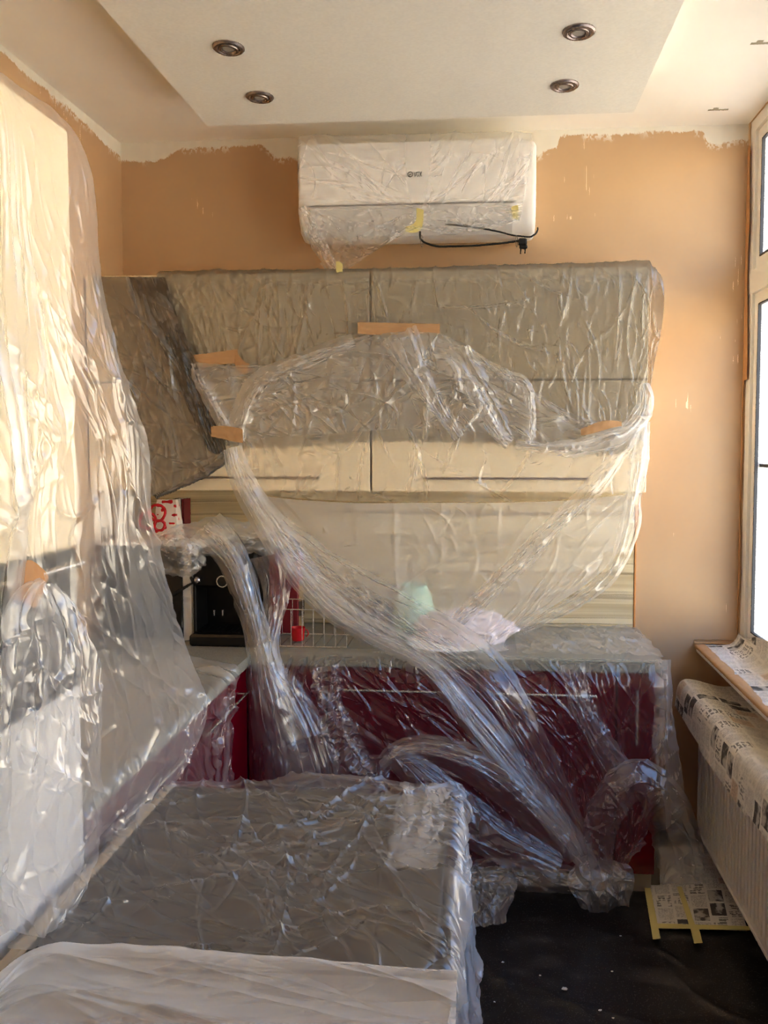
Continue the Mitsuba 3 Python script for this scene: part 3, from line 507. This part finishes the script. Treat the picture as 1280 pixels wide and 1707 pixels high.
def ribbon(key, path, label=None, mt='film', n=(160, 60), cols=7, bulge=.25, seed=0, **kw):
    """A gathered band of film along a path of (px, py, Y, width in pixels); its cross-section bulges towards the room."""
    p = np.array([[*at(a, b, Y), w * Y / F] for a, b, Y, w in path]); c = curve(p, max(6, len(path) + 2)); t = np.gradient(c[:, :3], axis=0); t /= np.linalg.norm(t, axis=1, keepdims=True)
    out = EYE - c[:, :3]; out /= np.linalg.norm(out, axis=1, keepdims=True); ac = np.cross(t, out); ac /= np.linalg.norm(ac, axis=1, keepdims=True)
    e = np.linspace(-1, 1, cols); P = c[:, None, :3] + ac[:, None] * (c[:, 3, None] * e[None] / 2)[..., None] + out[:, None] * (c[:, 3, None] * bulge * (1 - e[None] ** 2))[..., None]
    return film(key, P, n, label, mt, seed=seed, **kw)
def fold(key, path, seed, mt='film', pl=7, layers=1, n=(220, 70), **kw):
    a = dict(amp=.006, count=40, length=(.03, .18), width=(.002, .008), angle=0, spread=.3, waves=.012, wfreq=8, pleats=max(2, round(pl * .55)), pamp=.011, over=.6, pwarp=.5); a.update(kw)
    for k in range(layers): ribbon(key, [(x + 3 * k, y, Y - .012 * k, w) for x, y, Y, w in path], None, mt, n, seed=seed + 100 * k, **a)

# grey film over the wall cabinets
film('grey_film', [[(x, 3.3, 2.297) for x in (-1.2, -.95, -.69, -.42, -.15, .12, .38, .57, .60, .63)]] + rows(
    ([(262, 459), (380, 459), (500, 458), (620, 456), (740, 454), (860, 451), (980, 448), (1066, 445), (1086, 447), (1104, 470)], 3.028),
    ([(285, 530), (392, 530), (505, 530), (620, 530), (740, 530), (860, 530), (980, 530), (1066, 530), (1084, 530), (1104, 535)], 3.028),
    ([(318, 640), (405, 640), (508, 640), (620, 640), (740, 640), (860, 640), (980, 640), (1060, 640), (1079, 630), (1092, 600)], 3.028),
    ([(372, 742), (432, 746), (512, 744), (620, 736), (740, 738), (860, 742), (975, 757), (1045, 752), (1074, 722), (1080, 690)], 3.024)), (400, 760),
    'grey brown translucent film over the upper doors of the wall cabinets', 'film_grey', .006, 420, 3, (.04, .35), (.0018, .009), 0, .16, .006, 6)
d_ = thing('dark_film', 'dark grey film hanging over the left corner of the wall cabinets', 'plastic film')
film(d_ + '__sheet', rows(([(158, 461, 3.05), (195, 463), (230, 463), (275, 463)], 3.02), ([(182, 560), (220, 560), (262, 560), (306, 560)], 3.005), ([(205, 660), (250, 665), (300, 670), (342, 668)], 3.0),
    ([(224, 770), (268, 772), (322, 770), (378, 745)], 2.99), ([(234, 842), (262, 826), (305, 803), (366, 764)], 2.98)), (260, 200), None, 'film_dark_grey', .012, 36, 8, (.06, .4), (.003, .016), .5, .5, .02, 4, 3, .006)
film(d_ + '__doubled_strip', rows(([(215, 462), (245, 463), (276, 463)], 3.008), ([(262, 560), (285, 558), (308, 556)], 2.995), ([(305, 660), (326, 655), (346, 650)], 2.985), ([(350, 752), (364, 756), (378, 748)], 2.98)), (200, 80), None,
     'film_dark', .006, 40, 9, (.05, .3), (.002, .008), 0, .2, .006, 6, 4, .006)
# the big clear sheet from the wall cabinets down in front of the splashback, gathered into folds
h_ = thing('hanging_film', 'large clear film sheet hanging from the wall cabinets in front of the splashback', 'plastic film')
film(h_ + '__upper_sheet', rows(
    ([(325, 604), (400, 612), (480, 602), (590, 565), (665, 556), (735, 563), (800, 595), (870, 640), (950, 690), (1010, 706), (1074, 706)], 3.010),
    ([(355, 680), (420, 690), (490, 680), (590, 660), (665, 650), (735, 655), (800, 670), (870, 690), (950, 710), (1010, 712), (1074, 710)], 2.998),
    ([(385, 742), (440, 746), (500, 750), (590, 747), (665, 747), (735, 747), (800, 750), (870, 750), (950, 742), (1010, 730), (1074, 715)], 2.985),
    ([(410, 820), (450, 826), (510, 832), (590, 836), (665, 837), (735, 837), (800, 837), (870, 836), (950, 832), (1010, 826), (1066, 820)], 2.965)), (240, 480),
    None, 'film', .010, 50, 14, (.03, .3), (.002, .010), 0, .6, .022, 4, 4, .005, .4, .6)
film(h_ + '__lower_sheet', rows(
    ([(410, 820), (450, 826), (510, 832), (590, 836), (665, 837), (735, 837), (800, 837), (870, 836), (950, 832), (1010, 826), (1066, 820)], 2.965),
    ([(450, 890), (490, 900), (545, 915), (610, 922), (675, 925), (735, 926), (800, 925), (870, 920), (940, 910), (1000, 898), (1045, 880)], 2.97),
    ([(515, 965), (550, 985), (600, 1000), (650, 1010), (700, 1015), (750, 1012), (810, 1005), (865, 995), (920, 985), (965, 975), (1000, 958)], 2.955),
    ([(640, 1045), (660, 1055), (690, 1062), (720, 1066), (750, 1068), (780, 1066), (810, 1062), (830, 1056), (850, 1050), (865, 1046), (885, 1038)], 2.935),
    ([(700, 1092), (715, 1094), (730, 1095), (745, 1095), (760, 1095), (775, 1094), (790, 1093), (805, 1092), (820, 1090), (835, 1088), (850, 1084)], 2.905)), (320, 440),
    None, 'film_haze', .010, 60, 16, (.03, .35), (.002, .010), 0, .5, .03, 3.5, 4, .005, .4, .6)
film(h_ + '__taped_layer', rows(([(330, 606), (420, 612), (510, 600), (590, 566), (665, 556), (735, 562), (790, 590), (860, 625)], 2.998), ([(350, 660), (425, 650), (510, 640), (590, 625), (665, 615), (735, 620), (800, 640), (880, 665)], 2.985),
    ([(385, 735), (440, 730), (515, 725), (590, 720), (665, 715), (735, 715), (800, 720), (885, 735)], 2.985)), (220, 440), None, 'film', .018, 70, 15, (.04, .28), (.002, .012), 1.2, .9, .03, 6, 4, .008, .5, .7)
K = h_ + '__gathered_fold'
fold(K, [(388, 748, 2.975, 24), (415, 820, 2.95, 40), (455, 880, 2.945, 50), (505, 960, 2.935, 46), (600, 1045, 2.90, 36), (705, 1098, 2.845, 36), (790, 1195, 2.815, 44), (880, 1310, 2.80, 42), (950, 1400, 2.79, 34), (1000, 1470, 2.775, 20)], 21, 'film_milky', 8, 1, (380, 90))
fold(K, [(460, 880, 2.94, 40), (560, 965, 2.92, 60), (700, 1060, 2.88, 90), (800, 1130, 2.83, 90), (890, 1260, 2.805, 60), (975, 1420, 2.785, 26)], 121, 'film_clear', 9, 1, (300, 90))
fold(K, [(1068, 708, 2.99, 10), (1000, 800, 2.945, 22), (920, 880, 2.94, 22), (840, 960, 2.935, 16), (760, 1035, 2.925, 12)], 24, 'film', 3)
fold(K, [(1073, 704, 3.0, 12), (1062, 780, 2.965, 22), (1050, 865, 2.96, 24), (1020, 950, 2.945, 14), (930, 1020, 2.935, 10), (870, 1052, 2.92, 8)], 25, 'film_milky', 4)
fold(K, [(590, 568, 3.0, 14), (500, 604, 2.99, 24), (430, 640, 2.98, 30), (392, 730, 2.975, 20)], 30, 'film', 4)
fold(K, [(664, 558, 3.0, 56), (684, 600, 2.975, 44), (720, 660, 2.97, 26), (765, 730, 2.975, 14)], 31, 'film', 5)
fold(K, [(740, 600, 2.99, 14), (790, 650, 2.98, 22), (815, 700, 2.98, 18), (850, 738, 2.98, 10)], 37, 'film_milky', 3)
fold(K, [(840, 625, 3.0, 10), (882, 650, 2.985, 8), (886, 700, 2.98, 7), (880, 740, 2.98, 7)], 32, 'film_milky', 2)
fold(K, [(1072, 640, 3.0, 14), (1072, 690, 2.985, 22), (1020, 730, 2.975, 24), (930, 748, 2.975, 16), (860, 742, 2.98, 10)], 33, 'film_milky', 4)
fold(K, [(325, 606, 3.003, 8), (345, 655, 2.99, 14), (388, 728, 2.98, 22)], 34, 'film_milky', 4)
# over the worktop and down the base cabinets
c_ = thing('worktop_film', 'clear film sheet over the worktop and in front of the red base cabinets', 'plastic film')
xs6 = [(px - 808) / F * 2.84 for px in (432, 545, 660, 775, 890, 1000, 1106)]
film(c_ + '__front_sheet', [[(x, y, .886) for x, y in zip(xs6, (2.93, 2.93, 2.93, 2.95, 3.1, 3.3, 3.36))], [(x, 2.88, .888) for x in xs6], [(x, 2.848, .884) for x in xs6]] + rows(
    ([(436, 1128), (556, 1128), (680, 1130), (800, 1132), (915, 1134), (1012, 1136), (1106, 1136)], 2.835),
    ([(450, 1200), (590, 1200), (735, 1200), (855, 1205), (950, 1210), (1025, 1215), (1106, 1215)], 2.825), ([(475, 1290), (635, 1300), (795, 1310), (905, 1310), (980, 1315), (1030, 1315), (1090, 1310)], 2.825),
    ([(500, 1385), (680, 1400), (850, 1415), (935, 1420), (990, 1420), (1030, 1410), (1080, 1380)], 2.82), ([(520, 1440), (700, 1455), (880, 1472), (960, 1475), (995, 1472), (1020, 1455), (1065, 1400)], 2.81)), (480, 560),
    None, 'film_clear', .016, 170, 41, (.06, .6), (.0018, .008), 0, .3, .03, 5, 9, .010, .5, .8, hold=lambda v: np.clip((v - .27) * 5 + .12, .12, 1))
film(c_ + '__end_sheet', [[(x, y, z) for x, z in zip(np.linspace(.12, .634, 7), [.886] * 6 + [.88])] for y in (3.375, 3.2, 3.05, 2.89)], (200, 240), None, 'film', .016, 120, 42, (.03, .25), (.003, .012), 1.2, .8, .012, 8, toward=(.3, 3, 3))
K = c_ + '__gathered_fold'
fold(K, [(1002, 1490, 2.765, 34), (1000, 1410, 2.755, 40), (1018, 1338, 2.75, 46), (1060, 1302, 2.745, 56), (1102, 1335, 2.765, 66), (1126, 1400, 2.79, 66), (1138, 1470, 2.82, 60)], 26, 'film', 4, 1, (420, 150), amp=.013, bulge=.45, count=100, spread=.9, width=(.002, .007))
fold(K, [(1106, 1098, 2.85, 10), (1108, 1180, 2.85, 18), (1116, 1280, 2.85, 28), (1130, 1360, 2.85, 34), (1142, 1460, 2.85, 36)], 27, 'film_milky', 3, amp=.012)
fold(K, [(1000, 1475, 2.775, 28), (900, 1462, 2.785, 40), (820, 1456, 2.79, 40), (752, 1464, 2.80, 48)], 28, 'film', 4, 1, amp=.014)
fold(K, [(636, 1275, 2.805, 20), (700, 1247, 2.80, 36), (790, 1275, 2.80, 58), (880, 1340, 2.79, 60), (960, 1425, 2.78, 30)], 29, 'film', 8, 1, (260, 90))
fold(K, [(650, 1255, 2.80, 24), (720, 1310, 2.80, 60), (800, 1380, 2.80, 70), (930, 1450, 2.79, 40)], 36, 'film', 7, 1, (240, 90))
fold(K, [(955, 1105, 2.84, 40), (965, 1160, 2.83, 30), (1010, 1250, 2.82, 34), (1050, 1310, 2.80, 50)], 38, 'film', 6, 1, (240, 80))
fold(K, [(540, 1110, 2.84, 30), (556, 1200, 2.825, 40), (590, 1270, 2.82, 50), (640, 1310, 2.81, 40)], 39, 'film', 4, 1, (200, 80), amp=.02, spread=1.2, count=90)
# plastic bag over the coffee machine with pleats running down over the corner
b_ = thing('plastic_bag', 'crumpled clear plastic bag lying on the coffee machine and trailing down the corner', 'plastic bag')
def baglump(c, r, seed):
    m = lump(c, r, seed, .30, 5); v = m.vertices; n = m.vertex_normals; rng = np.random.default_rng(seed); d = np.zeros(len(v))
    for i in range(60):
        a = rng.normal(size=3); a /= np.linalg.norm(a); o = v[rng.integers(len(v))]; d += rng.uniform(.3, 1) * np.exp(-np.abs((v - o) @ a) / .008) * np.exp(-((v - o) ** 2).sum(1) / .05 ** 2)
    m.vertices = v + n * (d * .012)[:, None]; return m
film(c_ + '__knot', rows(([(962, 1438), (985, 1430), (1010, 1428), (1045, 1436)], 2.77), ([(946, 1468), (980, 1462), (1015, 1462), (1056, 1462)], 2.755), ([(956, 1492), (985, 1494), (1015, 1494), (1052, 1488)], 2.735), ([(972, 1504), (990, 1510), (1012, 1512), (1038, 1502)], 2.745)),
    (150, 170), None, 'film_milky', .012, 50, 39, (.02, .12), (.004, .010), 0, .7, .03, 12)
film(c_ + '__floor_bunch', rows(([(742, 1438), (780, 1440), (820, 1446), (852, 1452)], 2.79), ([(750, 1480), (785, 1480), (825, 1482), (862, 1484)], 2.75), ([(758, 1525), (792, 1528), (828, 1526), (860, 1510)], 2.66), ([(768, 1550), (795, 1554), (825, 1552), (850, 1538)], 2.60)),
    (170, 190), None, 'film_milky', .012, 60, 29, (.03, .2), (.004, .012), .4, .6, .03, 7)
add(b_ + '__bag', baglump(np.array([at(365, 915, 3.07)[0], 3.08, 1.223]), np.array([.22, .13, .078]), 9), 'material_film_milky', True)
add(b_ + '__drooping_corner', baglump(np.array([at(300, 905, 3.0)[0], 2.97, 1.165]), np.array([.10, .05, .08]), 19), 'material_film', True)
K = b_ + '__gathered_fold'
fold(K, [(340, 880, 2.955, 60), (392, 945, 2.93, 44), (420, 1030, 2.89, 36), (436, 1098, 2.835, 46), (452, 1200, 2.81, 74), (472, 1335, 2.79, 96)], 22, 'film_clear', 7, 1, (300, 100))
fold(K, [(350, 885, 2.945, 50), (398, 945, 2.92, 40), (424, 1030, 2.88, 34), (442, 1098, 2.825, 44), (462, 1200, 2.80, 80), (490, 1335, 2.78, 110)], 122, 'film', 6, 1, (300, 100))
fold(K, [(452, 925, 2.955, 66), (460, 1000, 2.925, 36), (448, 1060, 2.885, 30), (446, 1100, 2.835, 40), (492, 1200, 2.805, 80), (530, 1335, 2.79, 90)], 23, 'film', 7, 1, (260, 90))
# left counter
film('side_cabinet_film', [[(x, y, z) for y in np.linspace(1.5, 2.56, 6)] for x, z in ((-1.25, .89), (-1.0, .895), (-.842, .892), (-.838, .84), (-.852, .72), (-.856, .55), (-.858, .35))], (260, 300),
     'crinkled film over the left worktop and the red side cabinets', 'film', .016, 150, 51, (.05, .35), (.002, .008), 0, .45, .03, 6, 7, .014, .6, .8)
# curtain over the tall cabinet
k_ = thing('cabinet_curtain', 'milky film draped over the tall cabinet like a curtain', 'plastic film')
bd = [(-.856, 110, 215), (-.845, 150, 430), (-.835, 190, 620), (-.83, 222, 760), (-.825, 234, 880), (-.825, 270, 1000), (-.825, 300, 1090), (-.825, 330, 1172), (-.84, 305, 1250), (-.862, 262, 1335)]
B = [atx(px, py, X) for X, px, py in bd]
P = [[(-1.3, y, 2.308) for y in np.linspace(1.15, 1.66, 7)]] + [[(b[0] + (.006 if i < 5 else .0), y, b[2] + (1 - q) * max(0, .86 - b[2])) for q, y in zip(np.linspace(0, 1, 7), np.linspace(1.15, b[1], 7))] for i, b in enumerate(B)]
film(k_ + '__sheet', P, (620, 380), None, 'film_milky', .018, 110, 61, (.08, .7), (.003, .022), 0, .5, .06, 2.6, 4, .016, .7, 1.0, toward=(3, 1.5, 1.7), hold=lambda v: np.clip(.12 + (v - .12) * 3.5, .12, 1))
def leftrow(pts, X): return [atx(px, py, X) for px, py in pts]
film(k_ + '__lower_bulge', [leftrow([(20, 975), (35, 982), (50, 985), (70, 975)], -.805), leftrow([(-40, 1050), (20, 1055), (70, 1055), (115, 1040)], -.795), leftrow([(-60, 1190), (10, 1200), (80, 1200), (138, 1180)], -.785), leftrow([(-60, 1330), (10, 1330), (85, 1330), (156, 1320)], -.78),
     leftrow([(-60, 1430), (10, 1440), (80, 1440), (148, 1420)], -.785), leftrow([(-40, 1528), (5, 1545), (48, 1550), (88, 1515)], -.80)], (360, 260), None, 'film_milky', .014, 46, 63, (.05, .35), (.003, .014), 0, .7, .05, 4, 3, .012, .6, .8, toward=(3, 1.5, 1.2))
# table
t_ = thing('table_film', 'crumpled clear film wrapped over the table', 'plastic film')
P = []
for y in np.linspace(B1 + .012, B0 - .012, 7):
    P.append([(x, y, ZT + .003) for x in np.linspace(A0 - .012, A1 - .03, 7)] + [(A1 + .004, y, ZT + .0025), (A1 + .022, y, ZT - .02), (A1 + .027, y, ZT - .06)])
film(t_ + '__sheet', P, (660, 640), None, 'film_table', .019, 150, 71, (.08, .45), (.002, .008), 1.3, .55, .045, 4.5, fine=.7, toward=(-.3, 1.5, 5))
film(t_ + '__pleated_fold', [[(x, y, ZT + .012) for x in (A1 - .125, A1 - .09, A1 - .05, A1 - .01)] for y in np.linspace(B1 + .005, B0 + .33, 5)], (300, 200), None, 'film_milky', .004, 40, 72, (.06, .3), (.002, .005), 0, .2, .004, 6, 6, .011, .6, .4, toward=(-.3, 1.5, 5))
film(t_ + '__side_drop', [[(A1 + .012 + .012 * q + dx, y, z) for q, y in zip((0, .3, .6, 1), np.linspace(B1 + .0, B0 - .17, 4))] for z, dx in ((ZT + .006, 0), (ZT - .15, .012), (ZT - .4, .03), (.12, .05))], (280, 320), None, 'film_dense', .014, 120, 73, (.05, .4), (.003, .016), 0, .5, .02, 5, 7, .012, .6, .7, toward=(3, 1.5, .6))
for k in range(1):
    film(t_ + '__near_flap', [[(x, B0 - .014 + dy - .10 * min(1, max(0, (-.77 - x) / .08)), z - .05 * min(1, max(0, (-.77 - x) / .08))) for x in (-.98, -.90, -.84, -.80, -.74, -.60, -.40, -.20, A1 - .02, A1 + .04)] for z, dy in ((ZT + .016, .012), (ZT + .018, -.004), (ZT - .012, -.05), (ZT - .06, -.13), (ZT - .25, -.16))], (260, 460),
         None, 'film_flap', .010, 90, 74 + k, (.2, .9), (.004, .02), 1.5, .07, .01, 4, fine=.4, free=.0, toward=(-.4, 0, 1.2))
# air conditioner
a_ = thing('conditioner_film', 'clear film taped over the air conditioner', 'plastic film')
arow = ([(512, 400), (552, 405), (602, 400), (650, 388), (696, 374), (742, 378), (788, 377), (828, 372), (868, 362)], 3.15)
amid = ([(499, 350), (550, 352), (602, 352), (652, 352), (700, 350), (748, 350), (792, 348), (832, 346), (872, 340)], 3.165)
film(a_ + '__upper_sheet', [[(x, 3.33, 2.822) for x in (-.345, -.31, -.27, -.23, -.20)]] + rows(([(655, 235), (672, 235), (692, 234), (715, 233), (735, 233)], 3.173), ([(660, 297), (676, 297), (694, 296), (712, 295), (728, 295)], 3.170),
    ([(668, 351), (680, 351), (694, 350), (706, 350), (720, 350)], 3.167)), (160, 110), None, 'film_sheer', .005, 12, 81, (.06, .3), (.002, .008), 0, .5, .012, 5)
film(a_ + '__left_sheet', [[(x, 3.33, 2.822) for x in (-.73, -.65, -.56, -.46, -.39, -.31)]] + rows(([(499, 240), (535, 238), (575, 237), (615, 236), (648, 235), (676, 235)], 3.172), ([(498, 300), (537, 300), (578, 299), (618, 298), (652, 297), (678, 296)], 3.168), ([(499, 350), (540, 352), (582, 352), (624, 352), (660, 351), (690, 350)], 3.165)),
    (240, 260), None, 'film_thin', .007, 24, 84, (.08, .4), (.002, .010), .9, .5, .022, 4, fine=.8)
film(a_ + '__right_sheet', [[(x, 3.33, 2.822) for x in (-.235, -.15, -.05, .04, .11, .165)]] + rows(([(718, 233), (755, 233), (795, 232), (830, 232), (862, 233), (886, 234)], 3.172), ([(714, 295), (752, 295), (790, 294), (826, 293), (856, 293), (880, 292)], 3.168), ([(702, 350), (744, 350), (784, 348), (820, 347), (850, 345), (872, 340)], 3.165)),
    (240, 260), None, 'film_thin', .008, 28, 85, (.08, .4), (.002, .010), -.6, .4, .022, 4, fine=.8)
film(a_ + '__lower_sheet', rows(amid, arow, ([(546, 450), (572, 455), (612, 430), (655, 405), (694, 386), (740, 392), (788, 390), (828, 382), (866, 372)], 3.14)), (160, 400), None, 'film', .008, 60, 82, (.04, .3), (.002, .010), .6, .7, .018, 5, 3, .006, .5, .7)
fold(a_ + '__gathered_fold', [(505, 345, 3.155, 8), (530, 400, 3.145, 16), (562, 450, 3.135, 8)], 205, 'film', 6, 1, (160, 80), pamp=.005, waves=.006, bulge=.12)
# floor
gx, gy_ = np.linspace(-1.5, 1.02, 6), np.linspace(2.915, -.3, 6)
film('floor_film', [[(x, y, .003 + (.014 if j == 0 else 0)) for x in gx] for j, y in enumerate(gy_)], (420, 300), 'black plastic film covering the floor', 'material_black_film', .008, 220, 91, (.1, .7), (.004, .010), 1.4, .6, .003, 3, toward=(0, 1, 5))
rng = np.random.default_rng(5)
chips = [(941, 1648, .008, 'largest plaster chip on the black floor film'), (1000, 1684, .004, 'pale plaster chip on the black film, near the frame bottom right of the largest chip'), (1022, 1697, .003, 'plaster chip closest to the bottom edge on the black film'), (838, 1604, .004, 'plaster chip on the black film beside the table film'),
    (900, 1626, .003, 'small plaster chip behind the largest chip'), (1020, 1619, .003, 'small plaster chip on the black film right of the largest one'), (796, 1690, .005, 'plaster chip at the foot of the table film'), (1034, 1560, .003, 'plaster chip on the black film near the floor newspaper'), (824, 1670, .003, 'tiny plaster chip beside the near end of the table film')]
for k, (px, py, r_, lab) in enumerate(chips):
    m = trimesh.creation.icosphere(1, r_); m.vertices *= [1.2, .8, .35]; m.vertices += rng.normal(0, r_ * .14, m.vertices.shape); m.apply_translation(atz(px, py, .013))
    add('plaster_chip', m, 'material_chip', False, lab, 'plaster chip', 'plaster chips on the floor')
for k, (px, py, r_, lab) in enumerate([(210, 1503, .0045, 'largest white plaster chip on the film of the table'), (500, 1395, .002, 'tiny plaster speck on the middle of the table film'), (330, 1452, .002, 'tiny plaster speck on the left of the table film')]):
    m = trimesh.creation.icosphere(1, r_); m.vertices *= [1.2, .9, .5]; m.apply_translation(atz(px, py, ZT + .022)); add('table_chip', m, 'material_chip', False, lab, 'plaster chip', 'specks on the table film')
